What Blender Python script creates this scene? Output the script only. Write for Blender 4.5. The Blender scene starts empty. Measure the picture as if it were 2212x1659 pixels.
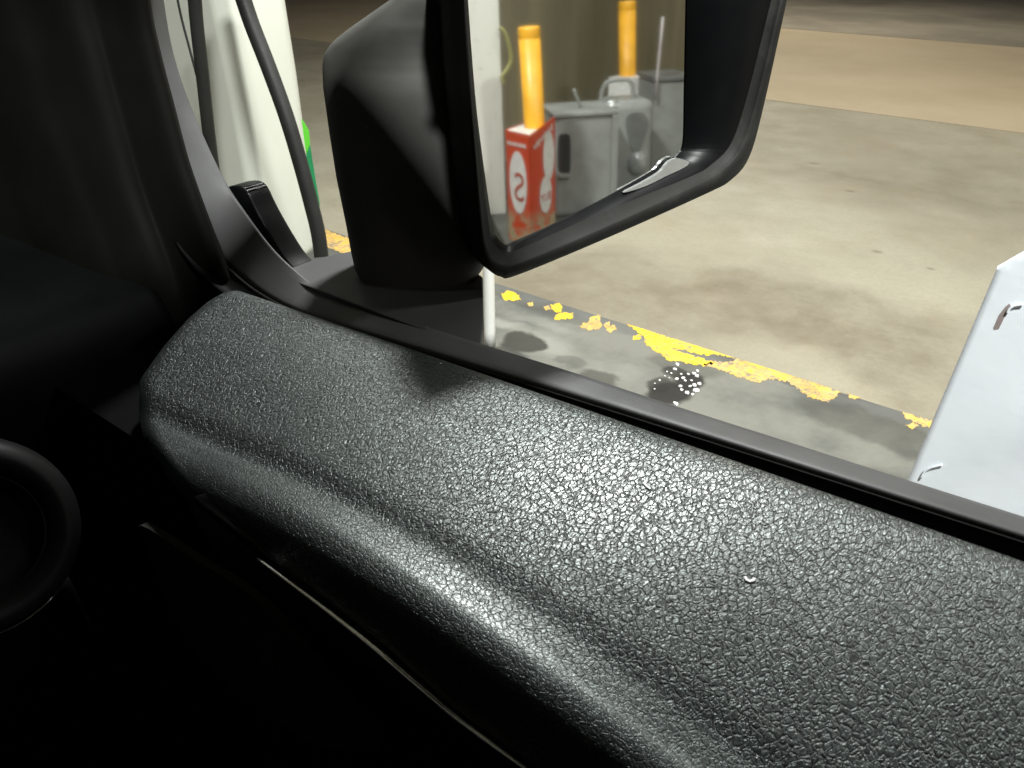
import bpy, bmesh, math, random
from mathutils import Vector, Matrix
import numpy as np

S = bpy.context.scene
COL = S.collection
rng = random.Random(7)

# ------------------------------------------------------------------ camera
# car axes: F forward, R to the car's right, D down from the camera; world: x = F, y = -R, z = CAM_Z - D
CAM_Z = 1.55
ISLAND_D = 1.40
FL, PX, PY = 1700.0, 1106.0, 829.5
Dn = np.array([0, 2830, 1700.0]); Dn /= np.linalg.norm(Dn)
Fw = np.array([-2606, -1070, 1700.0]); Fw -= Fw.dot(Dn) * Dn; Fw /= np.linalg.norm(Fw)
Rt = np.cross(Dn, Fw)

def W(v): return Vector((float(v[0]), -float(v[1]), CAM_Z - float(v[2])))

cam = bpy.data.cameras.new('camera'); camo = bpy.data.objects.new('camera', cam); COL.objects.link(camo)
ax = lambda i: Vector((Fw[i], -Rt[i], -Dn[i]))
m3 = Matrix((ax(0), -ax(1), -ax(2))).transposed()
camo.matrix_world = Matrix.Translation((0, 0, CAM_Z)) @ m3.to_4x4()
cam.sensor_width = 36; cam.lens = 36 * FL / 2212; cam.clip_start = 0.02; cam.clip_end = 500
cam.dof.use_dof = True; cam.dof.focus_distance = 0.85; cam.dof.aperture_fstop = 20
S.camera = camo

# ------------------------------------------------------------------ night sky, canopy lamps, exposure
wd = bpy.data.worlds.new('World'); S.world = wd; wd.use_nodes = True
bg = wd.node_tree.nodes['Background']
bg.inputs[0].default_value = (0.010, 0.012, 0.018, 1); bg.inputs[1].default_value = 0.6
S.view_settings.view_transform = 'Standard'; S.view_settings.look = 'None'
S.view_settings.exposure = 0.16; S.view_settings.gamma = 1.0
CANOPY_Z = 4.7
#        F     R    watts  colour
K, Wm = (.975, 1.0, .97), (1.0, .93, .80)
LAMPS = [(1.85, 2.75, 325, K), (-1.2, 2.85, 55, K), (-4.9, 2.85, 70, K),
         (-1.2, -.5, 430, K),
         (2.6, 8.2, 95, Wm), (-1.6, 8.2, 95, Wm), (5.0, 13.6, 190, Wm)]

def lamp(F, R, watts, colr):
    L = bpy.data.lights.new('canopy_lamp', 'AREA'); L.shape = 'SQUARE'; L.size = 0.36
    L.energy = watts; L.color = colr
    o = bpy.data.objects.new('canopy_lamp', L); COL.objects.link(o)
    o.location = (F, -R, CANOPY_Z - 0.09)
    return o
lamp_objs = [lamp(*a) for a in LAMPS]

# ------------------------------------------------------------------ helpers
def ray(x, y):
    p = np.array([x - PX, y - PY, FL]); return np.array([p.dot(Fw), p.dot(Rt), p.dot(Dn)])
def at(x, y, **k):
    r = ray(x, y); a = list(k)[0]; return r * (k[a] / r['FRD'.index(a)])

def new_obj(name, me, mat=None, parent=None, smooth=False):
    o = bpy.data.objects.new(name, me); COL.objects.link(o)
    if mat: me.materials.append(mat)
    if parent: o.parent = parent
    if smooth:
        for p in me.polygons: p.use_smooth = True
    return o
def pyd(name, vs, fs, mat, parent=None, smooth=False):
    me = bpy.data.meshes.new(name); me.from_pydata([tuple(v) for v in vs], [], fs)
    bm = bmesh.new(); bm.from_mesh(me); bmesh.ops.recalc_face_normals(bm, faces=bm.faces); bm.to_mesh(me); bm.free()
    return new_obj(name, me, mat, parent, smooth)
def from_bm(name, bm, mat, parent=None, smooth=False):
    bmesh.ops.recalc_face_normals(bm, faces=bm.faces)
    me = bpy.data.meshes.new(name); bm.to_mesh(me); bm.free()
    return new_obj(name, me, mat, parent, smooth)
def grid_faces(nr, nc, cu=False, cr=False, o=0):
    fs = []
    for i in range(nr if cr else nr - 1):
        for j in range(nc if cu else nc - 1):
            a = i * nc + j; b = i * nc + (j + 1) % nc; i2 = (i + 1) % nr
            fs.append((o + a, o + b, o + i2 * nc + (j + 1) % nc, o + i2 * nc + j))
    return fs
def loft(name, rows, mat, parent=None, smooth=True, cu=False, caps=False, thick=0, cr=False):
    nc = len(rows[0]); vs = [v for r in rows for v in r]
    fs = grid_faces(len(rows), nc, cu, cr)
    if caps:
        fs.append(tuple(range(nc))[::-1]); fs.append(tuple(range((len(rows) - 1) * nc, len(rows) * nc)))
    o = pyd(name, vs, fs, mat, parent, smooth)
    if thick:
        md = o.modifiers.new('thickness', 'SOLIDIFY'); md.thickness = thick; md.offset = -1
    return o
def smoothpath(P, n=8, closed=False):
    P = [np.array(p, float) for p in P]; out = []; N = len(P)
    for i in range(N if closed else N - 1):
        if closed: p0, p1, p2, p3 = P[i - 1], P[i], P[(i + 1) % N], P[(i + 2) % N]
        else: p0, p1, p2, p3 = P[max(i - 1, 0)], P[i], P[i + 1], P[min(i + 2, N - 1)]
        for k in range(n):
            t = k / n
            out.append(.5 * ((2 * p1) + (-p0 + p2) * t + (2 * p0 - 5 * p1 + 4 * p2 - p3) * t * t + (-p0 + 3 * p1 - 3 * p2 + p3) * t ** 3))
    if not closed: out.append(P[-1])
    return out
def tube(name, path, r, mat, parent=None, seg=14, closed=False, capit=True):
    path = [Vector(p) for p in path]; N = len(path); rows = []
    nrm = None
    for i, p in enumerate(path):
        a = path[i - 1] if (i or closed) else path[0]; b = path[(i + 1) % N] if (i < N - 1 or closed) else path[-1]
        t = (b - a).normalized()
        if nrm is None: nrm = t.orthogonal().normalized()
        nrm = (nrm - t * nrm.dot(t)).normalized(); bi = t.cross(nrm)
        rr = r(i / (N - 1)) if callable(r) else r
        rows.append([p + (nrm * math.cos(q) + bi * math.sin(q)) * rr for q in [2 * math.pi * k / seg for k in range(seg)]])
    return loft(name, rows, mat, parent, True, cu=True, caps=(capit and not closed), cr=closed)
def prism(name, poly, d, mat, parent=None, bevel=0, smooth=False):
    """polygon (world Vectors) given thickness along vector d"""
    n = len(poly); d = Vector(d)
    bm = bmesh.new(); a = [bm.verts.new(p) for p in poly]; b = [bm.verts.new(Vector(p) + d) for p in poly]
    bm.faces.new(a); bm.faces.new(b[::-1])
    for i in range(n): bm.faces.new((a[i], b[i], b[(i + 1) % n], a[(i + 1) % n]))
    bmesh.ops.recalc_face_normals(bm, faces=bm.faces)
    if bevel: bmesh.ops.bevel(bm, geom=bm.edges[:], offset=bevel, segments=2, affect='EDGES', profile=.6)
    return from_bm(name, bm, mat, parent, smooth)
def box(name, F0, F1, R0, R1, D0, D1, mat, parent=None, bevel=0.0, smooth=False):
    return prism(name, [W((F0, R0, D1)), W((F1, R0, D1)), W((F1, R1, D1)), W((F0, R1, D1))], (0, 0, D1 - D0), mat, parent, bevel, smooth)
def empty(name, label, cat, loc=(0, 0, 0), group=None):
    o = bpy.data.objects.new(name, None); COL.objects.link(o); o.empty_display_size = .1
    o.location = loc; o['label'] = label; o['category'] = cat
    if group: o['group'] = group
    bpy.context.view_layer.update()
    return o
def tag(o, label, cat, group=None):
    o['label'] = label; o['category'] = cat
    if group: o['group'] = group
    return o
def attach(root):
    """children were built in world space: keep them there under a root that is not at the origin"""
    T = Matrix.Translation(-root.location)
    for c in root.children:
        c.data.transform(T @ c.matrix_basis) if c.type == 'MESH' else None
        for s in c.children: s.data.transform(T)
def text_mesh(name, body, size, mat, parent, mtx, extrude=.0006):
    cu = bpy.data.curves.new('letters', 'FONT'); cu.body = body; cu.size = size; cu.extrude = extrude
    cu.align_x = 'CENTER'; cu.align_y = 'CENTER'
    to = bpy.data.objects.new('letters', cu); COL.objects.link(to)
    bpy.context.view_layer.update()
    me = bpy.data.meshes.new_from_object(to.evaluated_get(bpy.context.evaluated_depsgraph_get()))
    bpy.data.objects.remove(to); bpy.data.curves.remove(cu)
    me.transform(mtx); me.materials.clear()
    return new_obj(name, me, mat, parent)

# ------------------------------------------------------------------ materials
class NT:
    def __init__(s, name):
        s.m = bpy.data.materials.new(name); s.m.use_nodes = True
        s.t = s.m.node_tree; s.p = s.t.nodes['Principled BSDF']; s.out = s.t.nodes['Material Output']
    def n(s, ty, **k):
        x = s.t.nodes.new('ShaderNode' + ty)
        for a, b in k.items():
            if a.startswith('i_'):
                key = a[2:]; key = int(key) if key.isdigit() else key.replace('_', ' ')
                s.set(x.inputs[key], b)
            else: setattr(x, a, b)
        return x
    def set(s, sock, v):
        if isinstance(v, bpy.types.NodeSocket): s.t.links.new(v, sock)
        elif hasattr(sock.default_value, '__len__') and isinstance(v, (tuple, list)) and len(v) == 3 and len(sock.default_value) == 4: sock.default_value = (*v, 1)
        else: sock.default_value = v
    def P(s, **k):
        for a, b in k.items(): s.set(s.p.inputs[a.replace('_', ' ')], b)
    def coord(s, kind='Object'): return s.n('TexCoord').outputs[kind]
    def noise(s, scale, detail=4, rough=.55, vec=None, dist=0):
        x = s.n('TexNoise'); x.inputs['Scale'].default_value = scale; x.inputs['Detail'].default_value = detail
        x.inputs['Roughness'].default_value = rough; x.inputs['Distortion'].default_value = dist
        s.set(x.inputs['Vector'], vec if vec is not None else s.coord()); return x.outputs['Fac']
    def ramp(s, fac, a, b, lo=0., hi=1.):
        x = s.n('MapRange'); x.interpolation_type = 'SMOOTHSTEP'
        s.set(x.inputs[0], fac); x.inputs[1].default_value = a; x.inputs[2].default_value = b
        x.inputs[3].default_value = lo; x.inputs[4].default_value = hi; return x.outputs[0]
    def mix(s, fac, a, b, mode='MIX'):
        x = s.n('Mix', data_type='RGBA', blend_type=mode)
        s.set(x.inputs[0], fac); s.set(x.inputs[6], a); s.set(x.inputs[7], b); return x.outputs[2]
    def math(s, op, a, b=0.):
        x = s.n('Math', operation=op); s.set(x.inputs[0], a); s.set(x.inputs[1], b); return x.outputs[0]
    def vm(s, op, a, b=(0, 0, 0)):
        x = s.n('VectorMath', operation=op); s.set(x.inputs[0], a); s.set(x.inputs[1], b)
        return x.outputs['Value'] if op in ('LENGTH', 'DOT_PRODUCT') else x.outputs['Vector']
    def bump(s, h, strength, dist):
        x = s.n('Bump'); x.inputs['Strength'].default_value = strength; x.inputs['Distance'].default_value = dist
        s.set(x.inputs['Height'], h); s.t.links.new(x.outputs[0], s.p.inputs['Normal'])
    def blob(s, vec, c, rx, ry, a, b):
        """1 inside an ellipse about c fading to 0 outside (a..b in units of its radius)"""
        d = s.vm('MULTIPLY', s.vm('SUBTRACT', vec, (c[0], c[1], 0)), (1 / rx, 1 / ry, 0))
        return s.ramp(s.vm('LENGTH', d), a, b, 1, 0)

def plain(name, colr, rough, spec=.5, metal=0., var=.25, vscale=6., bscale=0, bstr=.2, bdist=.001, coat=0):
    t = NT(name)
    nz = t.noise(vscale, 5)
    dk = tuple(c * (1 - var) for c in colr); lt = tuple(min(1, c * (1 + var)) for c in colr)
    t.P(Base_Color=t.mix(t.ramp(nz, .3, .7), dk, lt), Roughness=t.ramp(t.noise(vscale * 3, 3), .2, .8, rough * .88, min(1, rough * 1.12)),
        Metallic=metal, Specular_IOR_Level=spec, Coat_Weight=coat)
    if bscale: t.bump(t.noise(bscale, 3), bstr, bdist)
    return t.m

M = {}
M['trim'] = plain('black_trim', (.004, .004, .0043), .5, .12, bscale=900, bstr=.25, bdist=.0004)
def dusty(name, colr, rough, spec):
    m = plain(name, colr, rough, spec, bscale=1300, bstr=.35, bdist=.0004); t = NT.__new__(NT); t.m = m; t.t = m.node_tree; t.p = t.t.nodes['Principled BSDF']
    src = t.p.inputs['Base Color'].links[0].from_socket
    v = t.n('TexVoronoi'); v.inputs['Scale'].default_value = 55; t.set(v.inputs['Vector'], t.vm('ADD', t.coord(), t.vm('MULTIPLY', t.n('TexNoise', i_Scale=40).outputs['Color'], (.012, .012, .012))))
    pick = t.n('SeparateColor'); t.set(pick.inputs[0], v.outputs['Color'])
    f = t.math('MULTIPLY', t.ramp(v.outputs['Distance'], .05, .11, 1, 0), t.ramp(pick.outputs[0], .80, .95))
    film = t.math('MULTIPLY', t.ramp(t.noise(18, 6, .7), .5, .8), .10)
    t.set(t.p.inputs['Base Color'], t.mix(t.math('MAXIMUM', t.math('MULTIPLY', f, .8), film), src, (.16, .155, .145))); return m
M['mirror_shell'] = dusty('mirror_shell_plastic', (.011, .0105, .0095), .6, .2)
M['mirror_arm'] = dusty('mirror_arm_plastic', (.062, .060, .055), .6, .3)
M['frame'] = plain('frame_plastic', (.085, .085, .086), .5, .25, bscale=900, bstr=.2, bdist=.0003)
M['plate'] = plain('plate_plastic', (.05, .05, .052), .55, .4, bscale=900, bstr=.3, bdist=.0003)
M['rubber'] = plain('seal_rubber', (.004, .004, .004), .7, .08)
M['gloss'] = plain('gloss_black', (.0025, .0026, .003), .4, .2)
M['dash'] = plain('dash_plastic', (.0016, .0018, .0018), .65, .04, bscale=700, bstr=.3, bdist=.0005)
M['pillar'] = plain('pillar_trim_plastic', (.0042, .004, .0033), .62, .1)
M['reflection'] = plain('reflection_grey', (.022, .022, .02), .8, .2)
M['chrome'] = plain('bright_strip', (.9, .9, .88), .2, metal=1, var=.05)
M['white_paint'] = plain('white_paint', (.63, .65, .575), .38, .5, var=.04, vscale=3)
M['post_white'] = plain('post_white', (.90, .90, .86), .4, var=.02)
M['hose'] = plain('hose_rubber', (.016, .016, .015), .55, .45, bscale=160, bstr=.3)
M['green_light'] = plain('bright_green_panel', (.09, .45, .03), .4, var=.08)
M['green_dark'] = plain('dark_green_panel', (.01, .19, .07), .4, var=.1)
M['asphalt'] = plain('asphalt', (.06, .06, .06), .9, bscale=200)
M['grey_plastic'] = plain('grey_plastic', (.25, .255, .24), .45, .4, var=.16, vscale=7)
M['dark_plastic'] = plain('dark_slot', (.02, .02, .02), .5)
M['silver'] = plain('silver_cap', (.6, .62, .62), .25, metal=.8)
M['white_rod'] = plain('pale_rod', (.55, .5, .5), .5)
M['red'] = plain('red_print', (.55, .055, .016), .45, var=.12, vscale=9)
M['red_text'] = plain('red_ink', (.42, .06, .03), .5)
M['white_print'] = plain('white_print', (.72, .70, .67), .5, var=.12, vscale=30)
M['yellow_pipe'] = plain('yellow_bollard_paint', (.85, .42, .03), .42, var=.1, vscale=14)
M['canopy'] = plain('canopy_soffit', (.5, .5, .48), .7)
M['lint'] = plain('pale_lint', (.95, .95, .92), .8)
M['pebble'] = plain('white_chip', (.9, .9, .88), .3, var=.05)
M['loop'] = plain('faded_yellow_hose', (.33, .31, .12), .5, var=.2)

t = NT('mirror_glass'); t.P(Base_Color=(.60, .612, .595), Metallic=1., Roughness=.03); M['glass'] = t.m

t = NT('lamp_lens'); t.P(Base_Color=(.9, .9, .9), Emission_Color=(1, .97, .9), Emission_Strength=2.); M['lens'] = t.m

# dirty white column
t = NT('dirty_white_paint')
c = t.coord(); st = t.vm('MULTIPLY', c, (14, 14, 1.2)); g = t.noise(2.2, 8, .75, st)
sp = t.noise(24, 6, .7)
dirt = t.math('MAXIMUM', t.ramp(g, .56, .72), t.ramp(sp, .62, .74))
t.P(Base_Color=t.mix(t.math('MULTIPLY', dirt, .75), (.70, .69, .63), (.16, .15, .13)), Roughness=.5); M['dirty_white'] = t.m

# leather grain on the door top: u, v in metres
t = NT('grained_leather')
uv = t.n('UVMap').outputs[0]
w = t.n('TexNoise'); w.inputs['Scale'].default_value = 190; w.inputs['Detail'].default_value = 3; t.set(w.inputs['Vector'], uv)
wv = t.vm('MULTIPLY', t.vm('SUBTRACT', w.outputs['Color'], (.5, .5, .5)), (.0048, .0048, 0))
def mapped(rot, sx, sy, warp=1.):
    mp = t.n('Mapping'); t.set(mp.inputs[0], t.vm('ADD', uv, t.vm('MULTIPLY', wv, (warp, warp, 0)))); mp.inputs['Rotation'].default_value = (0, 0, math.radians(rot)); mp.inputs['Scale'].default_value = (sx, sy, 1); return mp.outputs[0]
def vor(scale, vec):
    v = t.n('TexVoronoi', feature='DISTANCE_TO_EDGE'); v.inputs['Scale'].default_value = scale; t.set(v.inputs['Vector'], vec); return v.outputs['Distance']
def f1(scale, vec):
    v = t.n('TexVoronoi', feature='SMOOTH_F1'); v.inputs['Scale'].default_value = scale; v.inputs['Smoothness'].default_value = .3; t.set(v.inputs['Vector'], vec); return v.outputs['Distance']
crease = t.ramp(vor(265, mapped(12, 1, .55)), 0, .13)
crease2 = t.ramp(vor(420, mapped(-22, 1, .6)), 0, .16)
pebble = t.math('SUBTRACT', 1., f1(560, mapped(8, 1, .72, .6)))
pebble2 = t.math('SUBTRACT', 1., f1(1150, uv))
nz = t.noise(900, 3, .6, uv)
ga = t.n('Attribute', attribute_name='grain').outputs['Fac']
h = t.math('ADD', t.math('ADD', t.math('MULTIPLY', crease, .80), t.math('MULTIPLY', crease2, .45)),
           t.math('ADD', t.math('MULTIPLY', pebble, .42), t.math('MULTIPLY', pebble2, .14)))
soft = t.noise(14, 3, .5, uv)
pit = t.math('MULTIPLY', crease, t.ramp(crease2, 0, 1, .55, 1))  # crease shade put into the base colour and coat weight
t.P(Base_Color=t.mix(pit, (.006, .0075, .0078), t.mix(soft, (.0125, .0155, .0158), (.0175, .0205, .0205))),
    Roughness=t.ramp(nz, .25, .75, .33, .44), Specular_IOR_Level=.65, Coat_Weight=pit, Coat_Roughness=.35, Coat_Tint=(.93, 1., .985, 1), Specular_Tint=(.93, 1., .985, 1))
t.bump(t.math('MULTIPLY', h, ga), 1., .00048)
b2 = t.n('Bump'); b2.inputs['Strength'].default_value = .5; b2.inputs['Distance'].default_value = .00032; t.set(b2.inputs['Height'], t.math('MULTIPLY', h, ga)); t.t.links.new(b2.outputs[0], t.p.inputs['Coat Normal']); M['leather'] = t.m

# driveway concrete
def px_ground(x, y, D=CAM_Z):
    p = W(at(x, y, D=D)); return (p.x, p.y)
t = NT('driveway_concrete'); c = t.coord()
dn = t.n('TexNoise'); dn.inputs['Scale'].default_value = 2.2; dn.inputs['Detail'].default_value = 5; t.set(dn.inputs['Vector'], c)
wc = t.vm('ADD', c, t.vm('MULTIPLY', t.vm('SUBTRACT', dn.outputs['Color'], (.5, .5, .5)), (1.1, 1.1, 0)))
base = t.mix(t.ramp(t.noise(.55, 6, .6, dist=.4), .35, .65), (.232, .211, .155), (.292, .272, .208))
base = t.mix(t.math('MULTIPLY', t.ramp(t.noise(1.6, 8, .72), .5, .72), .55), base, (.25, .205, .13))
base = t.mix(t.math('MULTIPLY', t.ramp(t.noise(38, 6, .75), .35, .75), .4), base, (.17, .15, .11))
base = t.mix(t.math('MULTIPLY', t.ramp(t.noise(140, 4, .8), .5, .75), .35), base, (.36, .34, .28))
mott = t.ramp(t.noise(4.5, 8, .75), .25, .75, .35, 1.)
base = t.mix(t.math('MULTIPLY', t.ramp(t.noise(7, 8, .75), .45, .75), .22), base, (.17, .152, .112))
for (x, y, rx, ry, k) in [(1330, 640, .75, .5, .75), (1560, 650, .8, .35, .6), (1830, 690, .7, .4, .85), (1640, 700, .6, .25, .5), (1950, 790, .5, .3, .6), (1180, 610, .4, .3, .4),
                          (2100, 420, 1.1, .7, .35), (1900, 395, .9, .4, .3), (1960, 40, 3, 1.2, .4), (1830, 380, .3, .12, .4)]:
    base = t.mix(t.math('MULTIPLY', t.math('MULTIPLY', t.blob(wc, px_ground(x, y), rx, ry, .2, 1.35), mott), k * .85), base, (.108, .088, .058))
for (x, y, r) in [(1895, 543, .028), (1760, 353, .04), (1835, 413, .03), (2010, 580, .02), (1990, 1100, .02)]:
    base = t.mix(t.math('MULTIPLY', t.blob(t.vm('ADD', c, t.vm('MULTIPLY', t.vm('SUBTRACT', dn.outputs['Color'], (.5, .5, .5)), (.05, .05, 0))), px_ground(x, y), r * 1.1, r * .8, .1, 1.5), .6), base, (.09, .07, .045))
t.P(Base_Color=base, Roughness=t.ramp(t.noise(3, 5), .3, .7, .45, .75), Specular_IOR_Level=.4)
t.bump(t.noise(120, 6, .7), .25, .004); M['driveway'] = t.m

t = NT('tan_paving'); base = t.mix(t.ramp(t.noise(.9, 6, .6), .35, .65), (.36, .30, .20), (.40, .335, .232))
base = t.mix(t.math('MULTIPLY', t.ramp(t.noise(30, 5, .7), .4, .8), .25), base, (.28, .21, .13))
t.P(Base_Color=base, Roughness=.7); t.bump(t.noise(120, 5), .2, .004); M['tan'] = t.m
t = NT('far_concrete'); base = t.mix(t.ramp(t.noise(.5, 7, .65), .35, .65), (.20, .18, .14), (.30, .27, .21))
t.P(Base_Color=base, Roughness=.75); M['far'] = t.m

# island concrete, darker, with damp stains
t = NT('island_concrete'); c = t.coord()
dn = t.n('TexNoise'); dn.inputs['Scale'].default_value = 9; dn.inputs['Detail'].default_value = 5; t.set(dn.inputs['Vector'], c)
wc = t.vm('ADD', c, t.vm('MULTIPLY', t.vm('SUBTRACT', dn.outputs['Color'], (.5, .5, .5)), (.13, .13, 0)))
base = t.mix(t.ramp(t.noise(2.6, 7, .62), .36, .64), (.075, .076, .068), (.140, .138, .118))
base = t.mix(t.math('MULTIPLY', t.ramp(t.noise(11, 7, .7), .5, .75), .5), base, (.10, .10, .09))
base = t.mix(t.math('MULTIPLY', t.ramp(t.noise(70, 4, .7), .45, .8), .3), base, (.13, .12, .10))
for (x, y, rx, ry, k) in [(1180, 745, .14, .1, .6), (1090, 700, .12, .05, .7), (1330, 800, .2, .09, .35), (1180, 700, .2, .05, .4)]:
    base = t.mix(t.math('MULTIPLY', t.blob(wc, px_ground(x, y, ISLAND_D), rx, ry, .3, 1.3), k), base, (.22, .22, .19))
for (x, y, rx, ry, k) in [(1130, 740, .085, .075, .95), (1085, 765, .12, .06, .8), (1292, 820, .09, .075, .7), (1235, 780, .06, .05, .35), (1700, 810, .3, .07, .6), (1480, 790, .14, .08, .45), (1900, 930, .3, .1, .45), (1160, 660, .3, .05, .35)]:
    base = t.mix(t.math('MULTIPLY', t.blob(wc, px_ground(x, y, ISLAND_D), rx, ry, .75, 1.15), k), base, (.030, .029, .023))
for (x, y, rx, ry, k) in [(1444, 850, .075, .095, .96), (1488, 824, .062, .075, .96), (1460, 805, .06, .045, .8), (1425, 830, .05, .06, .8)]:
    base = t.mix(t.math('MULTIPLY', t.blob(t.vm('ADD', c, t.vm('MULTIPLY', t.vm('SUBTRACT', dn.outputs['Color'], (.5, .5, .5)), (.07, .07, 0))), px_ground(x, y, ISLAND_D), rx, ry, .7, 1.1), k), base, (.010, .009, .007))
# dark worn band along the far nosing
sy = t.n('SeparateXYZ'); t.set(sy.inputs[0], wc)
band = t.ramp(sy.outputs['Y'], -2.40, -2.44)
base = t.mix(t.math('MULTIPLY', band, .62), base, (.085, .085, .08))
t.P(Base_Color=base, Roughness=t.ramp(t.noise(5, 5), .3, .7, .55, .8), Specular_IOR_Level=.3)
t.bump(t.noise(90, 6, .7), .3, .004); M['island'] = t.m

t = NT('worn_yellow_paint'); base = t.mix(t.ramp(t.noise(26, 6, .7), .40, .66), (.72, .48, .006), (.56, .34, .03))
base = t.mix(t.math('MAXIMUM', t.ramp(t.noise(90, 6, .75), .56, .62), t.ramp(t.noise(22, 8, .75), .58, .62)), base, (.15, .14, .11))
base = t.mix(t.math('MULTIPLY', t.ramp(t.noise(9, 7, .75), .42, .7), .55), base, (.20, .15, .06))
t.P(Base_Color=base, Roughness=.55); t.bump(t.noise(150, 4), .3, .003); M['yellow'] = t.m
t = NT('faded_yellow_paint'); base = t.mix(t.ramp(t.noise(30, 6, .7), .40, .66), (.50, .31, .11), (.60, .37, .035))
base = t.mix(t.math('MAXIMUM', t.ramp(t.noise(90, 6, .75), .54, .60), t.ramp(t.noise(22, 8, .75), .56, .60)), base, (.16, .15, .12))
base = t.mix(t.math('MULTIPLY', t.ramp(t.noise(9, 7, .75), .42, .7), .55), base, (.20, .15, .06))
t.P(Base_Color=base, Roughness=.6); t.bump(t.noise(150, 4), .3, .003); M['yellow_faded'] = t.m

t = NT('oil_wet'); t.P(Base_Color=t.mix(t.noise(30), (.010, .009, .007), (.045, .04, .032)), Roughness=t.ramp(t.noise(60), .3, .7, .12, .5)); M['oil'] = t.m

t = NT('streaked_brown_wall'); st = t.vm('MULTIPLY', t.coord(), (3, 3, .25))
base = t.mix(t.ramp(t.noise(1.8, 7, .65, st), .35, .68), (.15, .128, .075), (.21, .18, .11))
t.P(Base_Color=base, Roughness=.8); M['wall'] = t.m

t = NT('white_fluted_plastic'); c = t.coord()
t.P(Base_Color=t.mix(t.noise(7, 4), (.74, .79, .84), (.82, .86, .90)), Roughness=.38, Specular_IOR_Level=.5, Subsurface_Weight=0.); t.bump(t.noise(25, 3), .08, .01); M['white_sleeve'] = t.m

t = NT('stained_red_print'); nz = t.noise(16, 7, .7); sz = t.n('SeparateXYZ'); t.set(sz.inputs[0], t.coord())
low = t.math('MULTIPLY', t.ramp(sz.outputs['Z'], .22, .10), t.ramp(nz, .40, .52))
t.P(Base_Color=t.mix(low, t.mix(t.noise(9), (.50, .045, .014), (.62, .07, .02)), t.mix(t.noise(40, 5), (.25, .2, .1), (.5, .42, .28))), Roughness=.45); M['red_worn'] = t.m

# ------------------------------------------------------------------ ground, island, wall, canopy
def structure(o): o['kind'] = 'structure'; return o
def sheet(name, F0, F1, R0, R1, z, mat, th=.1):
    o = box(name, F0, F1, R0, R1, CAM_Z - z, CAM_Z - z + th, mat); return structure(o)
sheet('ground', -150, 150, -150, 150, -.03, M['asphalt'], .2)
sheet('driveway', -14, 16, -8, 7.72, 0, M['driveway'], .025)
sheet('paved_strip', -14, 22, 7.745, 13.05, 0, M['tan'], .025)
sheet('road', -30, 60, 13.08, 70, 0, M['far'], .025)

def ring_round(poly, rad, seg=6):
    return poly
isl = structure(box('pump_island', -5.6, 6.5, 1.12, 2.49, ISLAND_D, CAM_Z - .001, M['island'], bevel=.012))

def jag(poly, amp, n=3.2):
    out = []
    for i in range(len(poly)):
        a = np.array(poly[i], float); b = np.array(poly[(i + 1) % len(poly)], float)
        L = np.linalg.norm(b - a); k = max(1, int(L / n)); nn = np.array([-(b - a)[1], (b - a)[0]]) / max(L, 1e-6)
        for j in range(k):
            out.append(a + (b - a) * j / k + nn * rng.uniform(-amp, amp))
    return out
def paint(poly, mat, amp=2.3, lift=.0012):
    pts = jag(poly, amp); P = [W(at(x, y, D=ISLAND_D - lift)) for x, y in pts]
    P = [Vector((p.x, max(p.y, -2.489), p.z)) for p in P]
    bm = bmesh.new(); f = bm.faces.new([bm.verts.new(p) for p in P])
    ret = bmesh.ops.extrude_face_region(bm, geom=[f]); bmesh.ops.translate(bm, verts=[e for e in ret['geom'] if isinstance(e, bmesh.types.BMVert)], vec=(0, 0, -lift - .0005))
    bmesh.ops.triangulate(bm, faces=[f for f in bm.faces if len(f.verts) > 4])
    return from_bm('paint_patch', bm, mat, isl)
paint([(1355, 700), (1400, 712), (1440, 728), (1500, 742), (1560, 757), (1592, 766), (1590, 772), (1545, 765), (1528, 768), (1480, 757), (1450, 752), (1470, 762), (1520, 775), (1545, 784), (1520, 790), (1475, 783), (1440, 776), (1415, 757), (1395, 745), (1390, 728)], M['yellow'])
paint([(1545, 780), (1580, 782), (1596, 770), (1640, 782), (1700, 800), (1760, 818), (1800, 836), (1815, 846), (1806, 858), (1790, 868), (1745, 856), (1725, 840), (1700, 823), (1660, 818), (1640, 826), (1600, 815), (1560, 800), (1520, 788)], M['yellow_faded'])
paint([(1600, 772), (1650, 785), (1720, 806), (1800, 834), (1770, 830), (1690, 806), (1620, 788)], M['yellow'], 1.5, .0017)
paint([(1084, 634), (1100, 628), (1118, 636), (1126, 646), (1118, 650), (1090, 648)], M['yellow'])
paint([(1138, 655), (1150, 652), (1152, 660), (1142, 662)], M['yellow_faded'], 1.2)
paint([(1174, 662), (1185, 659), (1190, 668), (1178, 670)], M['yellow_faded'], 1.2)
paint([(1188, 660), (1206, 655), (1215, 660), (1212, 674), (1196, 672)], M['yellow'], 2)
paint([(1198, 682), (1214, 676), (1238, 675), (1238, 686), (1212, 690), (1198, 690)], M['yellow'], 2)
paint([(1250, 704), (1272, 694), (1278, 682), (1296, 678), (1298, 692), (1302, 704), (1290, 712), (1270, 712)], M['yellow_faded'], 2.4)
paint([(1304, 700), (1316, 694), (1318, 704), (1308, 708)], M['yellow_faded'], 1.5)
paint([(1310, 706), (1328, 702), (1332, 711), (1318, 718), (1310, 713)], M['yellow_faded'], 1.5)
paint([(1368, 726), (1382, 721), (1391, 726), (1380, 734), (1368, 734)], M['yellow'], 1.6)
paint([(1830, 848), (1848, 850), (1858, 858), (1846, 864), (1834, 858)], M['yellow_faded'], 1.5)
paint([(1950, 890), (1985, 902), (2020, 908), (2040, 915), (2035, 925), (2000, 922), (1975, 912), (1955, 902)], M['yellow_faded'])
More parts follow.
